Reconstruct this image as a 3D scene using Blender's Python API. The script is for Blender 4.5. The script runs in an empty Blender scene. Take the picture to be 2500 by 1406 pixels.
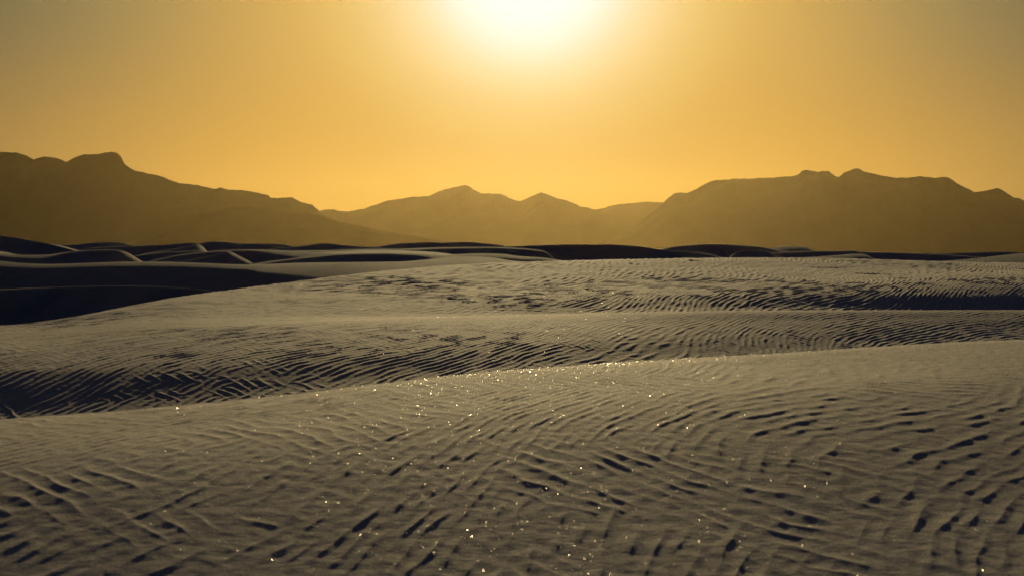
import bpy, math
import numpy as np

# ------------------------------------------------------------------ camera, sky, sun, exposure
scene = bpy.context.scene
COL = scene.collection
R = math.radians
W0, H0 = 2500.0, 1406.0
LENS = 60.0
F = LENS / 36.0 * W0            # focal length in photo pixels
HORIZON = 620.0                 # eye level in the photo
PITCH = math.atan((H0 / 2 - HORIZON) / F)

cam_data = bpy.data.cameras.new('camera')
cam_data.lens = LENS
cam_data.sensor_width = 36.0
cam_data.clip_start = 0.1
cam_data.clip_end = 80000.0
cam_data.dof.use_dof = True
cam_data.dof.focus_distance = 48.0
cam_data.dof.aperture_fstop = 4.5
cam = bpy.data.objects.new('camera', cam_data)
cam.location = (0, 0, 0)
cam.rotation_euler = (math.pi / 2 - PITCH, 0, 0)
COL.objects.link(cam)
scene.camera = cam

SUN_EL = math.atan((HORIZON + 75) / F)
SUN_AZ = math.atan((1290 - 1250) / F)
SUN_DIR = (math.sin(SUN_AZ) * math.cos(SUN_EL), math.cos(SUN_AZ) * math.cos(SUN_EL), math.sin(SUN_EL))

scene.render.engine = 'CYCLES'
scene.view_settings.view_transform = 'Standard'
scene.view_settings.look = 'None'
scene.view_settings.exposure = 0.0
scene.view_settings.gamma = 1.0
scene.cycles.max_bounces = 6
scene.cycles.diffuse_bounces = 2
scene.cycles.volume_bounces = 0
scene.cycles.sample_clamp_indirect = 4.0
scene.cycles.use_denoising = True
try:
    scene.cycles.denoiser = 'OPENIMAGEDENOISE'
    scene.cycles.denoising_input_passes = 'RGB_ALBEDO_NORMAL'
except Exception:
    pass


def lin(c):
    out = []
    for v in c:
        v = v / 255.0
        out.append(v / 12.92 if v <= 0.04045 else ((v + 0.055) / 1.055) ** 2.4)
    return tuple(out)


world = bpy.data.worlds.new('World')
scene.world = world
world.use_nodes = True
nt = world.node_tree
nt.nodes.clear()


def N(tree, kind, **kw):
    n = tree.nodes.new(kind)
    for k, v in kw.items():
        setattr(n, k, v)
    return n


out = N(nt, 'ShaderNodeOutputWorld')
bg = N(nt, 'ShaderNodeBackground')
tc = N(nt, 'ShaderNodeTexCoord')
nrm = N(nt, 'ShaderNodeVectorMath', operation='NORMALIZE')
nt.links.new(tc.outputs['Generated'], nrm.inputs[0])
dot = N(nt, 'ShaderNodeVectorMath', operation='DOT_PRODUCT')
nt.links.new(nrm.outputs[0], dot.inputs[0])
dot.inputs[1].default_value = SUN_DIR
acos = N(nt, 'ShaderNodeMath', operation='ARCCOSINE')
mn = N(nt, 'ShaderNodeMath', operation='MINIMUM')
mn.inputs[1].default_value = 1.0
nt.links.new(dot.outputs['Value'], mn.inputs[0])
nt.links.new(mn.outputs[0], acos.inputs[0])
rootn = N(nt, 'ShaderNodeMath', operation='POWER')       # (angle / 180deg) ** 0.5 spreads the ramp near the sun
divn = N(nt, 'ShaderNodeMath', operation='DIVIDE')
divn.inputs[1].default_value = math.pi
nt.links.new(acos.outputs[0], divn.inputs[0])
nt.links.new(divn.outputs[0], rootn.inputs[0])
rootn.inputs[1].default_value = 0.5


def ramp(stops):
    r = N(nt, 'ShaderNodeValToRGB')
    r.color_ramp.interpolation = 'B_SPLINE'
    els = r.color_ramp.elements
    while len(els) > 1:
        els.remove(els[-1])
    first = True
    for deg, c in stops:
        p = (deg / 180.0) ** 0.5
        if first:
            els[0].position = p
            e = els[0]
            first = False
        else:
            e = els.new(p)
        e.color = (c[0], c[1], c[2], 1.0)
    nt.links.new(rootn.outputs[0], r.inputs[0])
    return r


def L(r, g, b, k=1.0):
    return tuple(v * k for v in lin((r, g, b)))


hi = ramp([(0, (1.35, 1.3, 1.2)), (0.9, (1.18, 1.14, 1.04)), (1.8, (1.05, 1.03, .98)), (2.7, L(254, 247, 232)), (3.6, L(247, 227, 184)),
           (4.8, L(237, 207, 140)), (6.2, L(225, 186, 106)), (8, L(210, 168, 90)), (10.5, L(188, 153, 88)), (13.5, L(154, 134, 86)),
           (17, L(122, 112, 80)), (22, L(98, 91, 71)), (32, L(60, 60, 58)), (50, L(28, 35, 52)), (85, L(13, 24, 49)), (180, L(6, 16, 45))])
lo = ramp([(0, (1.35, 1.3, 1.2)), (0.9, (1.18, 1.14, 1.02)), (1.8, (.93, .86, .72)), (2.7, L(234, 209, 162)), (3.6, L(221, 185, 120)),
           (4.8, L(200, 166, 100)), (6.2, L(194, 155, 82)), (8, L(201, 153, 68)), (10.5, L(209, 158, 67)), (13.5, L(203, 153, 70)),
           (17, L(184, 143, 72)), (22, L(142, 114, 66)), (32, L(84, 72, 54)), (50, L(38, 40, 46)), (85, L(16, 25, 44)), (180, L(8, 17, 42))])
sep = N(nt, 'ShaderNodeSeparateXYZ')
nt.links.new(nrm.outputs[0], sep.inputs[0])
mr = N(nt, 'ShaderNodeMapRange', interpolation_type='SMOOTHSTEP')
mr.inputs['From Min'].default_value = 0.03
mr.inputs['From Max'].default_value = 0.155
nt.links.new(sep.outputs['Z'], mr.inputs['Value'])
mix = N(nt, 'ShaderNodeMix', data_type='RGBA')
nt.links.new(mr.outputs[0], mix.inputs['Factor'])
nt.links.new(lo.outputs[0], mix.inputs['A'])
nt.links.new(hi.outputs[0], mix.inputs['B'])
nt.links.new(mix.outputs['Result'], bg.inputs['Color'])
bg.inputs['Strength'].default_value = 0.88
nt.links.new(bg.outputs[0], out.inputs['Surface'])

sun_data = bpy.data.lights.new('sun', 'SUN')
sun_data.energy = 3.85
sun_data.angle = R(0.55)
sun_data.color = (1.0, 0.76, 0.365)
sun = bpy.data.objects.new('sun', sun_data)
sun.location = (0, 40, 60)
sun.rotation_euler = (-(math.pi / 2 - SUN_EL), 0, -SUN_AZ)
COL.objects.link(sun)

# ------------------------------------------------------------------ helpers
rng = np.random.default_rng(7)
_perm = rng.permutation(256).astype(np.int64)
_perm = np.concatenate([_perm, _perm])
_ang = rng.random(256) * 2 * np.pi
_gx, _gy = np.cos(_ang), np.sin(_ang)


def noise(x, y, seed=0):
    x = np.asarray(x, float) + seed * 17.31
    y = np.asarray(y, float) - seed * 9.73
    x0 = np.floor(x); y0 = np.floor(y)
    fx = x - x0; fy = y - y0
    xi = x0.astype(np.int64) & 255; yi = y0.astype(np.int64) & 255
    u = fx * fx * fx * (fx * (fx * 6 - 15) + 10)
    v = fy * fy * fy * (fy * (fy * 6 - 15) + 10)
    a = _perm[xi] ; b = _perm[(xi + 1) & 255]
    h00 = _perm[a + yi]; h01 = _perm[a + ((yi + 1) & 255)]
    h10 = _perm[b + yi]; h11 = _perm[b + ((yi + 1) & 255)]
    n00 = _gx[h00] * fx + _gy[h00] * fy
    n10 = _gx[h10] * (fx - 1) + _gy[h10] * fy
    n01 = _gx[h01] * fx + _gy[h01] * (fy - 1)
    n11 = _gx[h11] * (fx - 1) + _gy[h11] * (fy - 1)
    return 1.45 * ((n00 * (1 - u) + n10 * u) * (1 - v) + (n01 * (1 - u) + n11 * u) * v)


def fbm(x, y, octaves=4, seed=0, gain=0.5):
    s = 0; a = 1.0
    for k in range(octaves):
        s = s + a * noise(x, y, seed + k)
        x = x * 2.03; y = y * 2.03; a *= gain
    return s


def sstep(a, b, x):
    t = np.clip((x - a) / (b - a), 0, 1)
    return t * t * (3 - 2 * t)


def pchip(xs, ys, x):
    """shape-preserving cubic; xs (n,), ys (n,) -> at x"""
    xs = np.asarray(xs, float); ys = np.asarray(ys, float)
    x = np.clip(x, xs[0], xs[-1])
    h = np.diff(xs); d = np.diff(ys) / h
    m = np.zeros_like(ys)
    m[0], m[-1] = d[0], d[-1]
    for k in range(1, len(xs) - 1):
        if d[k - 1] * d[k] > 0:
            w1 = 2 * h[k] + h[k - 1]; w2 = h[k] + 2 * h[k - 1]
            m[k] = (w1 + w2) / (w1 / d[k - 1] + w2 / d[k])
    i = np.clip(np.searchsorted(xs, x, side='right') - 1, 0, len(xs) - 2)
    t = (x - xs[i]) / h[i]
    t2, t3 = t * t, t * t * t
    return (2 * t3 - 3 * t2 + 1) * ys[i] + (t3 - 2 * t2 + t) * h[i] * m[i] + (-2 * t3 + 3 * t2) * ys[i + 1] + (t3 - t2) * h[i] * m[i + 1]


def slope_of(y):
    """height per metre of distance of the sight line through photo row y"""
    v = (H0 / 2 - np.asarray(y, float)) / F
    tp = math.tan(PITCH)
    return (v - tp) / (1 + v * tp)


def grid_mesh(name, X, Y, Z, mat, smooth=True):
    nr, nc = X.shape
    co = np.stack([X, Y, Z], -1).reshape(-1, 3).astype(np.float32)
    a = (np.arange(nr - 1)[:, None] * nc + np.arange(nc - 1)[None, :]).reshape(-1)
    quads = np.stack([a, a + 1, a + 1 + nc, a + nc], -1).astype(np.int32)
    nq = len(quads)
    me = bpy.data.meshes.new(name)
    me.vertices.add(len(co)); me.vertices.foreach_set('co', co.reshape(-1))
    me.loops.add(nq * 4); me.loops.foreach_set('vertex_index', quads.reshape(-1))
    me.polygons.add(nq)
    me.polygons.foreach_set('loop_start', np.arange(0, nq * 4, 4, dtype=np.int32))
    me.polygons.foreach_set('loop_total', np.full(nq, 4, np.int32))
    me.update(calc_edges=True)
    if smooth:
        me.polygons.foreach_set('use_smooth', np.ones(nq, bool))
    me.materials.append(mat)
    o = bpy.data.objects.new(name, me)
    COL.objects.link(o)
    return o


def tag(o, label, cat=None, kind='structure', group=None):
    o['kind'] = kind
    o['label'] = label
    if cat:
        o['category'] = cat
    if group:
        o['group'] = group
    return o


# ------------------------------------------------------------------ materials
def sand_material(name, base, bump=1.0, fine=True):
    m = bpy.data.materials.new(name)
    m.use_nodes = True
    t = m.node_tree
    p = t.nodes['Principled BSDF']
    geo = N(t, 'ShaderNodeNewGeometry')
    # slow drift of tone, plus grain
    n1 = N(t, 'ShaderNodeTexNoise'); n1.inputs['Scale'].default_value = 0.35; n1.inputs['Detail'].default_value = 5
    n2 = N(t, 'ShaderNodeTexNoise'); n2.inputs['Scale'].default_value = 70.0; n2.inputs['Detail'].default_value = 4; n2.inputs['Roughness'].default_value = .7
    t.links.new(geo.outputs['Position'], n1.inputs['Vector'])
    t.links.new(geo.outputs['Position'], n2.inputs['Vector'])
    r = N(t, 'ShaderNodeValToRGB')
    r.color_ramp.elements[0].position = .35; r.color_ramp.elements[1].position = .65
    r.color_ramp.elements[0].color = tuple(c * .90 for c in base) + (1,)
    r.color_ramp.elements[1].color = tuple(min(1, c * 1.08) for c in base) + (1,)
    t.links.new(n1.outputs['Fac'], r.inputs[0])
    mx = N(t, 'ShaderNodeMix', data_type='RGBA', blend_type='MULTIPLY')
    mx.inputs['Factor'].default_value = 1.0
    r2 = N(t, 'ShaderNodeValToRGB')
    r2.color_ramp.elements[0].position = .36; r2.color_ramp.elements[1].position = .62
    r2.color_ramp.elements[0].color = (.52, .51, .50, 1)
    r2.color_ramp.elements[1].color = (1.22, 1.21, 1.19, 1)
    t.links.new(n2.outputs['Fac'], r2.inputs[0])
    t.links.new(r.outputs[0], mx.inputs['A']); t.links.new(r2.outputs[0], mx.inputs['B'])
    t.links.new(mx.outputs['Result'], p.inputs['Base Color'])
    p.inputs['Roughness'].default_value = 0.9
    p.inputs['Specular IOR Level'].default_value = 0.025
    if fine:
        b1 = N(t, 'ShaderNodeBump'); b1.inputs['Strength'].default_value = 1.0; b1.inputs['Distance'].default_value = .0055 * bump
        n3 = N(t, 'ShaderNodeTexNoise'); n3.inputs['Scale'].default_value = 16.0; n3.inputs['Detail'].default_value = 6; n3.inputs['Roughness'].default_value = .62
        mp = N(t, 'ShaderNodeMapping')      # grain streaks along the wind
        mp.inputs['Rotation'].default_value = (0, 0, R(-62)); mp.inputs['Scale'].default_value = (.85, 1.15, 1)
        t.links.new(geo.outputs['Position'], mp.inputs['Vector'])
        t.links.new(mp.outputs[0], n3.inputs['Vector'])
        t.links.new(n3.outputs['Fac'], b1.inputs['Height'])
        b2 = N(t, 'ShaderNodeBump'); b2.inputs['Strength'].default_value = 1.0; b2.inputs['Distance'].default_value = .0014 * bump
        n4 = N(t, 'ShaderNodeTexNoise'); n4.inputs['Scale'].default_value = 95.0; n4.inputs['Detail'].default_value = 2
        t.links.new(geo.outputs['Position'], n4.inputs['Vector'])
        t.links.new(n4.outputs['Fac'], b2.inputs['Height'])
        t.links.new(b1.outputs[0], b2.inputs['Normal'])
        t.links.new(b2.outputs[0], p.inputs['Normal'])
    return m


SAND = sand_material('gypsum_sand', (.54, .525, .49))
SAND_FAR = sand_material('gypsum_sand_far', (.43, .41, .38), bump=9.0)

ROCK = bpy.data.materials.new('mountain_rock')
ROCK.use_nodes = True
_t = ROCK.node_tree
_p = _t.nodes['Principled BSDF']
_n = N(_t, 'ShaderNodeTexNoise'); _n.inputs['Scale'].default_value = .004; _n.inputs['Detail'].default_value = 8
_g = N(_t, 'ShaderNodeNewGeometry')
_t.links.new(_g.outputs['Position'], _n.inputs['Vector'])
_r = N(_t, 'ShaderNodeValToRGB')
_r.color_ramp.elements[0].color = (.05, .045, .04, 1); _r.color_ramp.elements[1].color = (.10, .085, .07, 1)
_t.links.new(_n.outputs['Fac'], _r.inputs[0]); _t.links.new(_r.outputs[0], _p.inputs['Base Color'])
_p.inputs['Roughness'].default_value = .95
_p.inputs['Specular IOR Level'].default_value = .1

# ------------------------------------------------------------------ near terrain: one height function, cut into dunes
PX = [0, 500, 1250, 1900, 2500]
NODES = [  # name, (distance, photo row of the sight line) per column in PX
    ('C1', (14, 1025), (15, 985), (17.5, 905), (19.5, 864), (21.5, 832)),
    ('F1', (24.5, 1022), (26, 983), (31, 903), (37, 864), (41, 832)),
    ('A', (27.7, 900), (28.95, 886), (34.2, 839), (40, 817), (43, 806)),
    ('B', (31, 848), (31.9, 836), (37.8, 799), (42.6, 784), (45, 777)),
    ('C2', (33.5, 828), (35.1, 802), (42, 770), (45, 758), (47, 757)),
    ('D2', (34.4, 821), (36.5, 793), (43.5, 776), (47, 787), (49.5, 800)),
    ('V2', (35.4, 816), (38, 785), (45.5, 778), (51, 790), (55, 800)),
    ('F2', (36.2, 811), (39.5, 778), (48, 770.5), (56, 758), (61, 757)),
    ('G', (37, 806), (42, 762), (52, 739), (60.5, 717), (63.5, 721)),
    ('H', (37.8, 802), (44.5, 745), (56, 716), (64.5, 699), (66.5, 696)),
    ('I', (38.4, 799), (47, 730), (60.5, 701), (69, 685), (71, 679)),
    ('J', (38.8, 797), (49.5, 721), (67, 668), (77, 655), (79, 664)),
    ('C3', (39.6, 795), (52, 716), (74, 641), (86, 630), (90, 642)),
]
PXX = [-900, 0, 500, 1250, 1900, 2500, 3400]


def node_at(k, px):
    cols = NODES[k][1:]
    d = [c[0] for c in cols]; y = [c[1] for c in cols]
    d = [d[0] * .93] + d + [d[-1] * 1.06]
    y = [y[0] + (y[0] - HORIZON) * .12] + y + [HORIZON + (y[-1] - HORIZON) * .95]
    D = pchip(PXX, d, px); Yr = pchip(PXX, y, px)
    return D, slope_of(Yr) * D


def base_height(x, y):
    x = np.asarray(x, float); y = np.asarray(y, float)
    ye = np.maximum(y, 6.0)
    px = 1250 + F * x / ye
    shp = px.shape
    px = px.reshape(-1); yy = y.reshape(-1)
    kn = [(np.full_like(px, -14.0), np.full_like(px, -2.3)), (np.full_like(px, 3.0), np.full_like(px, -2.0)),
          (np.full_like(px, 7.0), np.full_like(px, -1.66))]
    c1d, c1z = node_at(0, px)
    kn.append((8 + (c1d - 8) * .52, c1z * .75 - 1.5 * .25 + .11 + .006 * (c1d - 14)))
    kn.append((c1d - 2.0, c1z + .078))
    kn.append((c1d, c1z))
    kn.append((c1d + 1.1, c1z - .20))
    f1d, f1z = node_at(1, px)
    v = c1z - .20
    mid = (c1d + 1.1) * .45 + f1d * .55
    kn.append((mid, np.minimum(f1z - .35, v - .45)))
    kn.append((f1d, f1z))
    for k in range(2, len(NODES)):
        kn.append(node_at(k, px))
    c3d, c3z = kn[-1]
    kn.append((c3d + 2.0, c3z - .45))
    kn.append((c3d + 9, np.minimum(c3z - 2.2, -4.5)))
    kn.append((c3d + 30, np.full_like(px, -6.7)))
    kn.append((c3d + 400, np.full_like(px, -6.7)))
    D = np.stack([k[0] for k in kn]); Z = np.stack([k[1] for k in kn])
    h = np.diff(D, axis=0); d = np.diff(Z, axis=0) / h
    m = np.zeros_like(Z)
    m[0], m[-1] = d[0], d[-1]
    w1 = 2 * h[1:] + h[:-1]; w2 = h[1:] + 2 * h[:-1]
    prod = d[:-1] * d[1:]
    with np.errstate(divide='ignore', invalid='ignore'):
        mm = (w1 + w2) / (w1 / d[:-1] + w2 / d[1:])
    m[1:-1] = np.where(prod > 0, mm, 0)
    yc = np.clip(yy, D[0], D[-1])
    i = np.zeros(len(px), int)
    for k in range(1, len(kn) - 1):
        i += (yc >= D[k])
    j = np.arange(len(px))
    t = (yc - D[i, j]) / h[i, j]
    t2, t3 = t * t, t * t * t
    z = (2 * t3 - 3 * t2 + 1) * Z[i, j] + (t3 - 2 * t2 + t) * h[i, j] * m[i, j] + (-2 * t3 + 3 * t2) * Z[i + 1, j] + (t3 - t2) * h[i, j] * m[i + 1, j]
    return z.reshape(shp)


def saw(p, up=.68, sharp=1.35):
    t = p - np.floor(p)
    f = np.where(t < up, t / up, (1 - t) / (1 - up))
    return np.power(f, sharp)


def ripples(x, y, fg):
    """wind ripples: two crossing families, broken crests"""
    w1 = (.20 if fg else .12) * noise(x / 1.5, y / 3.2, 1) + .05 * noise(x / .32, y / .7, 2)
    w2 = .22 * noise(x / 1.4, y / 2.4, 3) + .06 * noise(x / .35, y / .6, 4)
    lamB, lamA = .175, .25
    turn = (.16 if fg else .09) * noise(x / 7, y / 12, 5)
    pB = (x * .94 - y * (.32 - turn * .5) + w1) / lamB
    pA = (x * .80 + y * (.52 + turn * .3) + w2) / lamA
    a = noise((x * .94 - y * .32) / .24, (y * .94 + x * .32) / (.75 if fg else 1.15), 6); b = noise(x / .5, y / .8, 7)
    q = noise(x / 1.9, y / 3.4, 9)
    qa, qb = sstep(-.30, .40, q), 1 - .80 * sstep(-.05, .50, q)
    if fg:
        mB = (.22 + .78 * sstep(-.45, .7, a)) * qb
        mA = (.25 + .75 * sstep(-.5, .6, b)) * (.10 + .90 * qa)
        sB = saw(pB, .64, 1.25) * mB
        sA = saw(pA, .62, 1.7) * mA
    else:
        mB = (.30 + .70 * sstep(-.55, .5, a)) * (1 - .45 * (1 - qb))
        mA = (.12 + .72 * sstep(-.35, .6, b)) * (.12 + .88 * qa)
        sB = saw(pB, .62, 1.2) * mB
        sA = saw(pA, .60, 1.6) * mA
    k = 9.0
    return np.log(np.exp(k * sB) + np.exp(k * sA)) / k


def detail(x, y):
    fg = 1 - sstep(18.5, 25, y)                       # the nearest dune is more worn, its ripples finer
    big = noise(x / 5, y / 8, 8)
    c2 = node_at(4, (1250 + F * x / np.maximum(y, 6)).reshape(-1))[0].reshape(x.shape)
    amp = .0185 * (1 + .12 * big) * (1 - (.6 - .6 * sstep(.5, 5, np.abs(y - c2 + .6))) * sstep(-6, 4, x))
    z = np.zeros_like(x)
    far = sstep(46, 54, y)
    by = (base_height(x, y + .4) - base_height(x, y - .4)) / .8
    amp = amp * (.86 + .24 * sstep(.01, .10, by)) * (1 - far) + amp * far * 1.5
    m = (fg < 1) & (far < 1)
    z[m] += (ripples(x[m], y[m], False) * amp[m] * 1.12) * (1 - fg[m]) * (1 - far[m])
    m = far > 0                                       # coarser ripples on the broad dune
    z[m] += (ripples(x[m] / 1.35 + 55, y[m] / 1.35, False) * amp[m] * 1.55) * far[m]
    m = fg > 0
    S = 1.42
    z[m] += (ripples(x[m] * S + 31, y[m] * S + 7, True) * .0108 * (1 + .25 * big[m]) * (.72 + .28 * sstep(8, 14, y[m]))) * fg[m]
    pit = sstep(.60, .95, noise(x / .15, y / .4, 12)) * fg
    z = z - .007 * pit
    sc = noise(x / 1.1 + .4 * noise(x / .4, y / .7, 14), y / 2.0, 13) + .35 * noise(x / 9, y / 14, 18)
    z = z - .035 * sstep(.64, .76, sc) * sstep(47, 51, y)
    z = z + .003 * noise(x / .6, y / 1.0, 15) + .007 * noise(x / 6, y / 9, 16) + .0028 * noise(x / .09, y / .15, 17)
    return z


def terrain(x, y):
    return base_height(x, y) + detail(x, y) * (1 - sstep(125, 150, y)) * sstep(-14, -4, y)


def columns(n_in, n_out):
    u = np.linspace(-.315, .315, n_in)
    side = np.linspace(0, 1, n_out + 1)[1:] ** 1.5 * .32
    return np.concatenate([(-.315 - side)[::-1], u, .315 + side])


def strip(name, u, D0, D1, rows, mode='inv', off=0.0):
    """terrain between two distance curves D0(px) and D1(px)"""
    px = 1250 + F * u
    d0 = D0(px); d1 = D1(px)
    t = np.linspace(0, 1, rows)[:, None]
    if mode == 'inv':
        Y = 1 / ((1 - t) / d0 + t / d1)
    else:
        Y = d0 * (1 - t) + d1 * t
    X = u[None, :] * Y
    return X, Y, None


def join_rows(*parts):
    X = np.concatenate([p[0] for p in parts]); Y = np.concatenate([p[1] for p in parts])
    return X, Y


def c1(px): return node_at(0, px)[0]
def f1(px): return node_at(1, px)[0]
def nd(k): return lambda px: node_at(k, px)[0]
def valley1(px): return (c1(px) + 1.1) * .45 + f1(px) * .55


# foreground dune: from behind the camera to the bottom of the first hollow
u = columns(1120, 50)
s1 = strip('', u, lambda p: 6.6 + 0 * p, lambda p: c1(p) - .2, 430)
s2 = strip('', u, lambda p: c1(p) - .17, lambda p: c1(p) + .6, 26, 'lin')
s3 = strip('', u, lambda p: c1(p) + .7, lambda p: valley1(p), 14, 'lin')
ys = np.linspace(-12, 6.45, 60)[:, None] + 0 * u[None, :]
s0 = (u[None, :] * np.sqrt(np.maximum(ys, 0) ** 2 * 0 + 6.6 ** 2) * (1 + 0 * ys), ys)
s0 = (u[None, :] * (6.6 + np.maximum(0, (4 - ys)) * .6), ys)
X, Y = join_rows(s0, s1, s2, s3)
o = grid_mesh('foreground_dune', X, Y, terrain(X, Y), SAND)
tag(o, 'nearest sunlit dune of sparkling rippled sand filling the bottom of the view', 'sand dune')

# middle dune: rippled face, dark in its hollow, up to the sharp brink on the right
u = columns(1150, 40)
s1 = strip('', u, lambda p: valley1(p), f1, 8, 'lin')
s2 = strip('', u, lambda p: f1(p) + .05, nd(3), 190)
s3 = strip('', u, lambda p: nd(3)(p) + .04, lambda p: nd(4)(p) + .5, 90, 'lin')
s4 = strip('', u, lambda p: nd(4)(p) + .6, nd(6), 16, 'lin')
X, Y = join_rows(s1, s2, s3, s4)
o = grid_mesh('rippled_dune', X, Y, terrain(X, Y), SAND)
tag(o, 'middle dune with chevron ripples and a dark lower face, just behind the nearest dune', 'sand dune')

# broad dune behind it, up to the long skyline crest
u = columns(1150, 40)
s1 = strip('', u, nd(6), nd(7), 12, 'lin')
s2 = strip('', u, lambda p: nd(7)(p) + .04, nd(12), 230)
s3 = strip('', u, lambda p: nd(12)(p) + .15, lambda p: nd(12)(p) + 12, 14, 'lin')
s4 = strip('', u, lambda p: nd(12)(p) + 14, lambda p: nd(12)(p) + 60, 6, 'lin')
X, Y = join_rows(s1, s2, s3, s4)
o = grid_mesh('broad_dune', X, Y, terrain(X, Y), SAND)
tag(o, 'broad pale dune with fine ripples and scoured dark streaks rising to the right', 'sand dune')

# desert floor out to the mountains and beyond
q = np.array([-20000, -3000, -700, -250, -60, 60, 250, 700, 3000, 20000.0])
gx = np.repeat(q[None, :], 10, 0); gy = np.repeat(np.array([-19800, -3000, -700, -60, 60, 300, 900, 3000, 9000, 19800.0])[:, None], 10, 1)
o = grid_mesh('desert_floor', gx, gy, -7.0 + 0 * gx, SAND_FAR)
tag(o, 'flat desert floor stretching behind the dunes to the foot of the mountains')


# ------------------------------------------------------------------ far dunes
def ridge(name, pts, dist, smax, rad, label, back=.22, depth=None, wob=.10):
    """a dune with its crest through the given bearings; windward back, face towards the camera side"""
    pts = [(pts[0][0] - 28, pts[0][1] + 24)] + list(pts) + [(pts[-1][0] + 28, pts[-1][1] + 24)]
    px = np.array([p[0] for p in pts], float); py = np.array([p[1] for p in pts], float)
    n = max(60, int((px[-1] - px[0]) / 4.5))
    s = np.linspace(px[0], px[-1], n)
    yr = pchip(px, py, s)
    for _ in range(1):
        yr[1:-1] = .25 * yr[:-2] + .5 * yr[1:-1] + .25 * yr[2:]
    u = (s - 1250) / F
    e = np.linspace(-1, 1, n)
    D = dist * (1 + .035 * np.sin(s / 140.0 + dist) + .02 * np.sin(s / 53.0))
    if isinstance(rad, (int, float)):
        Rr = np.full(n, float(rad))
    else:
        Rr = pchip([r[0] for r in rad], [r[1] for r in rad], s)
    zc = slope_of(yr) * D
    bottom = -7.3
    rows = []
    # back side (away from the camera), then crest, then face
    dmax_b = (zc.max() - bottom) / back + 8
    for d in (np.linspace(1, 0, 10) ** 1.6 * dmax_b)[:-1]:
        rows.append((u * D, D + d, np.maximum(zc - back * (d - 2.0 * (1 - np.exp(-d / 2.0))), bottom)))
    dmax = (zc.max() - bottom) / smax + 2.5 * Rr.max()
    sn = noise(s / 60.0, dist * .1 + 0 * s, 21)
    for q_ in (np.linspace(0, 1, 44) ** 1.9):
        d = q_ * dmax
        rr = Rr * (1 + wob * sn)
        s0_ = min(.085, smax)
        drop = s0_ * d + (smax - s0_) * (d - rr * (1 - np.exp(-d / rr)))
        rows.append((u * D + 0 * d, D - d, np.maximum(zc - drop, bottom)))
    X = np.stack([r[0] for r in rows]); Y = np.stack([r[1] for r in rows]); Z = np.stack([r[2] for r in rows])
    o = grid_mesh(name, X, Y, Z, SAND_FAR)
    tag(o, label, 'sand dune', group='far dunes below the mountains')
    return o


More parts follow.
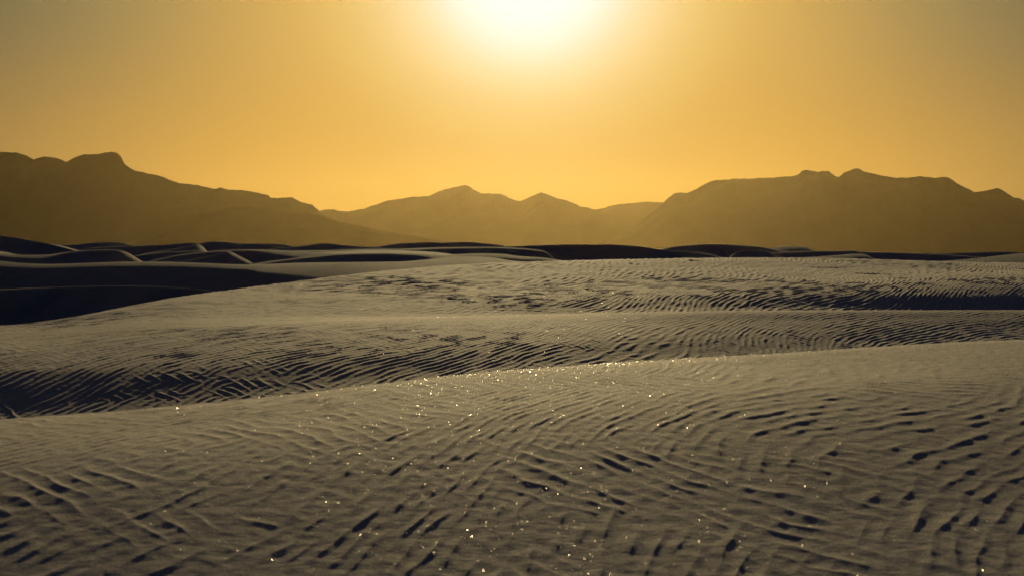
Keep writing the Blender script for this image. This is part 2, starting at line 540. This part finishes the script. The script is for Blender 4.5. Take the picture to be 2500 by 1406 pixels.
FAR = [
    ([(40, 612), (145, 599), (190, 597), (230, 593), (270, 591), (290, 592), (330, 600), (380, 606)], 520, .3, 2,
     'thin dark dune on the skyline between the tall left dune and the notched one'),
    ([(200, 608), (350, 600), (430, 596), (460, 593), (490, 595), (500, 592), (525, 590), (560, 592), (585, 595), (650, 595), (695, 597), (715, 602), (760, 608)], 480, .3, 1.5,
     'long dark skyline dune with a low hump above the pale slip face'),
    ([(660, 608), (730, 602), (797, 594), (830, 598), (880, 602), (950, 609)], 450, .3, 1.5,
     'small dark skyline dune with a pointed top left of the central mountain'),
    ([(830, 610), (920, 602), (1000, 593), (1045, 592), (1057, 590), (1075, 593), (1140, 591), (1180, 594), (1240, 602), (1320, 611)], 500, .3, 1.5,
     'dark double-topped skyline dune under the central mountain'),
    ([(1500, 622), (1610, 610), (1640, 603), (1680, 599), (1740, 596), (1800, 598.5), (1860, 603), (1880, 607), (1920, 614), (2020, 626)], 430, .3, [(1500, 3), (1700, 3), (2000, 6)],
     'rounded dark skyline dune at the foot of the right mountain'),
    ([(1800, 616), (1880, 606), (1915, 602), (1952, 601), (1965, 603), (1985, 611), (2020, 618)], 470, .22, 6,
     'small grey skyline dune with an abrupt right end'),
    ([(1800, 626), (1880, 617), (1980, 613), (2070, 612), (2082, 611), (2095, 614), (2200, 617), (2300, 621), (2400, 628), (2600, 636)], 400, .3, [(1800, 3), (2050, 3), (2600, 1.5)],
     'long low dark dune under the right mountain with a small step'),
    ([(2100, 626), (2200, 621), (2300, 619), (2450, 615), (2520, 616), (2700, 612), (3000, 624)], 450, .3, 2,
     'low dark dune on the skyline at the far right'),
    ([(1120, 618), (1180, 609), (1240, 602.5), (1360, 598), (1420, 597), (1455, 598.3), (1480, 597.2), (1560, 602), (1610, 609.5), (1700, 617), (1760, 629), (1830, 642)], 330, .3, .8,
     'wide black dune on the skyline right of centre'),
    ([(1570, 618), (1620, 614), (1660, 615.5), (1710, 617), (1735, 621), (1765, 629), (1800, 640)], 350, .3, 1.6,
     'thin grey-rimmed dune low in front of the rounded dark one'),
    ([(1800, 616), (1840, 611.5), (1870, 613), (1885, 620), (1905, 630)], 345, .3, [(1800, .3), (1840, .5), (1870, 1.4)],
     'tiny dark dune with a hooked pale rim in front of the small grey skyline dune'),
    ([(1880, 634), (1980, 628), (2050, 623), (2090, 620), (2105, 620), (2130, 630)], 300, .22, 5,
     'low grey dune ending in a short pale tip in front of the stepped one'),
    ([(2250, 644), (2350, 634), (2400, 629), (2450, 623), (2500, 618), (2600, 612), (2800, 622)], 260, .19, 14,
     'grey sunlit dune flank rising at the right edge behind the broad dune'),
    ([(-300, 556), (-100, 566), (0, 576), (50, 583), (125, 597), (160, 606), (200, 616.5), (250, 628)], 240, .36, .25,
     'tall black dune at the left edge sloping down to the right'),
    ([(90, 596), (125, 596.5), (145, 599), (175, 607), (205, 615), (250, 627)], 264, .03, 6,
     'pale sunlit slip face beside the tall black dune at left'),
    ([(330, 626), (380, 615), (420, 609), (450, 603), (485, 597), (495, 606), (505, 616), (520, 624)], 345, .3, [(330, 3), (470, 1.5), (490, 6), (520, 8)],
     'small dark dune whose right end is a pale slip face at the skyline'),
    ([(300, 632), (350, 622), (400, 616), (450, 613.5), (490, 612.5), (505, 616), (540, 626)], 320, .3, 2.0,
     'low dark dune with a thin grey rim behind the curled one'),
    ([(640, 622), (700, 613), (800, 611), (900, 608), (950, 608), (1100, 604), (1200, 603.5), (1260, 606), (1330, 614)], 310, .3, [(640, 6), (900, 6), (1200, 3.5), (1330, 2)],
     'low dune with a broad pale rim under the double-topped skyline dune'),
    ([(700, 624), (760, 617), (850, 613), (900, 611), (980, 612), (1060, 616), (1095, 620), (1130, 628)], 275, .05, 6,
     'pale flat sand swell behind the dark-bellied dune in the centre left'),
    ([(340, 648), (370, 637), (400, 630), (440, 622), (500, 615), (560, 611), (620, 609.5), (700, 612), (760, 616), (850, 621), (920, 628)], 262, .3, [(340, 3), (600, 3), (720, 12), (920, 20)],
     'long dark dune with a pale rim arching behind the pointed one'),
    ([(410, 648), (480, 632), (520, 624), (560, 614), (572, 620), (590, 629), (612, 640), (630, 648)], 248, .32, [(410, 1.2), (550, 1.0), (565, 4), (630, 4)],
     'pointed dark dune with a bright slip edge running down to the right'),
    ([(1020, 632), (1120, 621), (1180, 619), (1230, 621), (1270, 626), (1320, 629), (1370, 636), (1420, 644)], 238, .28, [(1020, 14), (1180, 9), (1300, 5), (1420, 3)],
     'pale dune with a dark notch at the left end of the wide black one'),
    ([(590, 650), (640, 641), (700, 633), (760, 627), (820, 621.5), (880, 619), (950, 618), (1020, 620), (1100, 625), (1160, 630), (1220, 635), (1300, 643)], 222, .26, [(590, 3), (850, 1.6), (1000, 2.5), (1080, 7), (1150, 18), (1300, 20)],
     'dark-bellied dune with a bright rim in the centre left'),
    ([(960, 644), (1040, 634), (1100, 628), (1150, 626.5), (1200, 629), (1240, 635), (1290, 643)], 212, .10, 14,
     'small pale lobe of sand at the left end of the broad dune crest'),
    ([(-60, 618), (10, 620.5), (60, 623), (120, 622), (150, 618), (180, 613.5), (220, 611), (260, 609.5), (290, 611), (306, 616), (325, 627), (342, 638), (365, 652)], 200, .32, [(-60, .3), (60, 5), (130, 8), (180, 2.2), (290, 1.2), (310, 2.5), (365, 3)],
     'curled dark dune with a pale rim in front of the tall black one at left'),
    ([(-300, 628), (0, 637.5), (50, 642.5), (120, 645), (200, 643), (330, 639), (400, 639.5), (480, 642), (600, 646), (650, 645), (750, 641.5), (850, 640.5), (950, 639.5), (1050, 637), (1130, 636.5), (1200, 640), (1260, 646), (1400, 655)],
     165, .30, [(-300, 6), (600, 6), (680, 12), (850, 26), (1000, 40), (1400, 40)],
     'long dune with a pale crest and a black face above the dark hollow at left'),
    ([(-300, 714), (0, 706), (100, 702), (200, 699), (300, 697.5), (400, 700), (480, 706), (560, 716), (660, 734)], 108, .5, [(-300, 2), (0, 1.3), (90, 1.0), (200, .5), (400, .35), (660, .2)],
     'nearly black dune in the left hollow with a thin pale crest line'),
]
for pts, dist, smax, rad, label in FAR:
    ridge('sand_dune', pts, dist, smax, rad, label)


# ------------------------------------------------------------------ mountains
def mountain(name, pts, dist, label, seed, rough=.7, spread=850.0):
    px = np.array([p[0] for p in pts], float); py = np.array([p[1] for p in pts], float)
    n = int((px[-1] - px[0]) / 3.2)
    s = np.linspace(px[0], px[-1], n)
    yr = np.interp(s, px, py) + rough * 1.5 * fbm(s / 15.0, 0 * s + seed, 4, seed, .65)
    u = (s - 1250) / F
    zc = slope_of(yr) * dist + 7.0
    X, Y, Z = [], [], []
    ts = np.concatenate([-np.linspace(1, 0, 9)[:-1] ** 1.3, np.linspace(0, 1, 28) ** 1.25])
    for t in ts:
        d = t * spread
        yy = dist - d if t >= 0 else dist - d * .8
        a = abs(t)
        prof = (1 - a) ** 1.1
        xw = u * dist
        spur = fbm(xw / 520.0 + 3 * t, d / 900.0 + 0 * s, 5, seed + 5, .5)
        zz = zc * prof * (1 + .22 * spur * min(1, a * 5) * (1 if a > 0 else 0)) if a > 0 else zc
        lim = zc * (1 - a * .55)
        zz = np.minimum(zz, lim) if a > 0 else zz
        X.append(xw); Y.append(np.full(n, yy)); Z.append(np.maximum(zz, -.5) - 7.1 + (-1.5 if a == 1 else 0))
    X = np.stack(X); Y = np.stack(Y); Z = np.stack(Z)
    Z[:, 0] = -8.5; Z[:, -1] = -8.5
    o = grid_mesh(name, X, Y, Z, ROCK)
    return tag(o, label, 'mountain', group='mountain ranges on the horizon')


CENTRE = [(560, 630), (640, 560), (700, 535), (760, 520), (783, 515), (795, 512), (815, 511), (825, 515), (850, 517), (870, 513), (890, 510), (910, 503), (940, 492), (960, 489), (990, 485), (1010, 481),
          (1045, 480), (1060, 473), (1085, 463), (1112, 457), (1137, 452), (1150, 457), (1155, 463), (1175, 473), (1220, 474), (1235, 479), (1240, 484), (1255, 489), (1273, 491), (1300, 478),
          (1322, 470), (1345, 478), (1360, 485), (1380, 489), (1400, 497), (1415, 504), (1440, 509), (1453, 513), (1480, 520), (1550, 545), (1650, 580), (1750, 622)]
BACK_R = [(1300, 625), (1380, 540), (1440, 514), (1475, 509), (1490, 503), (1515, 499), (1560, 495), (1580, 493), (1620, 495), (1650, 500), (1700, 520), (1800, 560), (1950, 625)]
RIGHT = [(1380, 622), (1460, 596), (1540, 560), (1590, 520), (1620, 495), (1630, 485), (1645, 473), (1655, 471), (1668, 471), (1675, 473), (1700, 462), (1715, 453), (1735, 443), (1750, 440),
         (1780, 439), (1790, 437), (1830, 437), (1870, 434), (1890, 434), (1940, 430), (1950, 425), (1957, 418), (1970, 415), (1985, 418), (1995, 421), (2005, 418), (2022, 418), (2032, 426),
         (2040, 432), (2048, 432), (2060, 422), (2085, 412), (2098, 413), (2107, 419), (2130, 424), (2160, 431), (2190, 435), (2220, 434), (2245, 431), (2285, 435), (2300, 433), (2315, 434),
         (2340, 451), (2365, 463), (2378, 470), (2400, 467), (2415, 464), (2433, 459), (2450, 467), (2475, 484), (2485, 484), (2500, 490), (2540, 505), (2620, 498), (2720, 520), (2900, 560), (3200, 622)]
LEFT = [(-800, 620), (-600, 500), (-420, 440), (-300, 410), (-180, 385), (-60, 380), (0, 372), (45, 373), (65, 380), (83, 390), (108, 383), (140, 386), (152, 391), (162, 396), (185, 385), (205, 378), (245, 377), (260, 372), (288, 373),
        (297, 383), (305, 402), (330, 417), (357, 423), (397, 431), (420, 442), (440, 448), (480, 452), (525, 462), (538, 458), (558, 464), (600, 466), (625, 470), (655, 477), (662, 484),
        (715, 482), (722, 488), (740, 495), (762, 500), (770, 508), (783, 517), (800, 530), (830, 548), (900, 585), (980, 625)]
LEFT_FRONT = [(180, 622), (320, 570), (450, 530), (560, 508), (610, 505), (660, 515), (700, 516), (750, 521), (790, 528), (812, 536), (830, 543), (855, 547), (880, 552), (930, 563), (1010, 576), (1100, 590), (1300, 622)]
mountain('mountain', BACK_R, 17500, 'low far ridge filling the gap between the central and the right mountain', 11, .5, 500)
mountain('mountain', CENTRE, 15500, 'central mountain range with two peaks, hazy and golden under the sun', 2, .7)
mountain('mountain', RIGHT, 14700, 'right mountain range with two rounded knobs and a sloping right end', 3, .7)
mountain('mountain', LEFT, 12300, 'tall dark left mountain range with a flat-topped cliff', 4, .8)
mountain('mountain', LEFT_FRONT, 10500, 'lower spur running down in front of the left mountain range', 5, .5, 420)

# ------------------------------------------------------------------ glittering gypsum crystals lying on the sand
GLINT = bpy.data.materials.new('gypsum_crystal')
GLINT.use_nodes = True
_p = GLINT.node_tree.nodes['Principled BSDF']
_p.inputs['Base Color'].default_value = (.8, .78, .72, 1)
_p.inputs['Roughness'].default_value = .3
_p.inputs['IOR'].default_value = 1.53
_p.inputs['Specular IOR Level'].default_value = 1.0


def crystals(name, n, y0, y1, size, tilt, label, seed):
    g = np.random.default_rng(seed)
    yy = np.sqrt(g.random(n) * (y1 ** 2 - y0 ** 2) + y0 ** 2)
    xx = (g.random(n) - .5) * .74 * yy
    zz = terrain(xx, yy)
    e = .02
    nx = -(terrain(xx + e, yy) - zz) / e; ny = -(terrain(xx, yy + e) - zz) / e
    nrm_ = np.stack([nx * .5 + g.normal(0, tilt, n), ny * .5 + g.normal(0, tilt, n), np.ones(n)], -1)
    nrm_ /= np.linalg.norm(nrm_, axis=1, keepdims=True)
    a = g.random(n) * 2 * np.pi
    t1 = np.stack([np.cos(a), np.sin(a), 0 * a], -1)
    t1 -= nrm_ * (t1 * nrm_).sum(1, keepdims=True); t1 /= np.linalg.norm(t1, axis=1, keepdims=True)
    t2 = np.cross(nrm_, t1)
    sz = size(yy) * (.42 + 1.25 * g.random(n) ** 6)
    c = np.stack([xx, yy, zz + .0035 + sz * .3], -1)
    P = []
    for ax, ay in ((1.1, 0), (-.6, .9), (-.7, -.8)):
        P.append(c + t1 * (sz * ax)[:, None] + t2 * (sz * ay)[:, None])
    co = np.stack(P, 1).reshape(-1, 3).astype(np.float32)
    me = bpy.data.meshes.new(name)
    me.vertices.add(n * 3); me.vertices.foreach_set('co', co.reshape(-1))
    me.loops.add(n * 3); me.loops.foreach_set('vertex_index', np.arange(n * 3, dtype=np.int32))
    me.polygons.add(n)
    me.polygons.foreach_set('loop_start', np.arange(0, n * 3, 3, dtype=np.int32))
    me.polygons.foreach_set('loop_total', np.full(n, 3, np.int32))
    me.update(calc_edges=True)
    me.materials.append(GLINT)
    o = bpy.data.objects.new(name, me)
    COL.objects.link(o)
    tag(o, label, None, 'stuff')


crystals('sand_crystals', 230000, 6.7, 22, lambda y: .0011 + .00011 * y, .26, 'glittering gypsum crystals scattered over the nearest dune', 5)
crystals('sand_crystals', 80000, 25, 60, lambda y: .0019 + .00008 * y, .24, 'fine glitter of crystals on the dunes behind the nearest one', 6)

# ------------------------------------------------------------------ haze
me = bpy.data.meshes.new('haze')
hx, hy0, hy1, hz0, hz1 = 20500.0, -20400.0, 20400.0, -10.0, 860.0
v = [(sx * hx, y, z) for z in (hz0, hz1) for y in (hy0, hy1) for sx in (-1, 1)]
me.from_pydata(v, [], [(0, 2, 3, 1), (4, 5, 7, 6), (0, 1, 5, 4), (2, 6, 7, 3), (0, 4, 6, 2), (1, 3, 7, 5)])
hm = bpy.data.materials.new('haze_air')
hm.use_nodes = True
t = hm.node_tree
t.nodes.clear()
mo = N(t, 'ShaderNodeOutputMaterial')
pv = N(t, 'ShaderNodeVolumePrincipled')
pv.inputs['Color'].default_value = (.95, .735, .35, 1)
pv.inputs['Density'].default_value = 2.9e-6
pv.inputs['Anisotropy'].default_value = .83
t.links.new(pv.outputs[0], mo.inputs['Volume'])
me.materials.append(hm)
o = bpy.data.objects.new('haze', me)
COL.objects.link(o)
tag(o, 'golden dust haze lying over the desert and in front of the mountains', None, 'stuff')
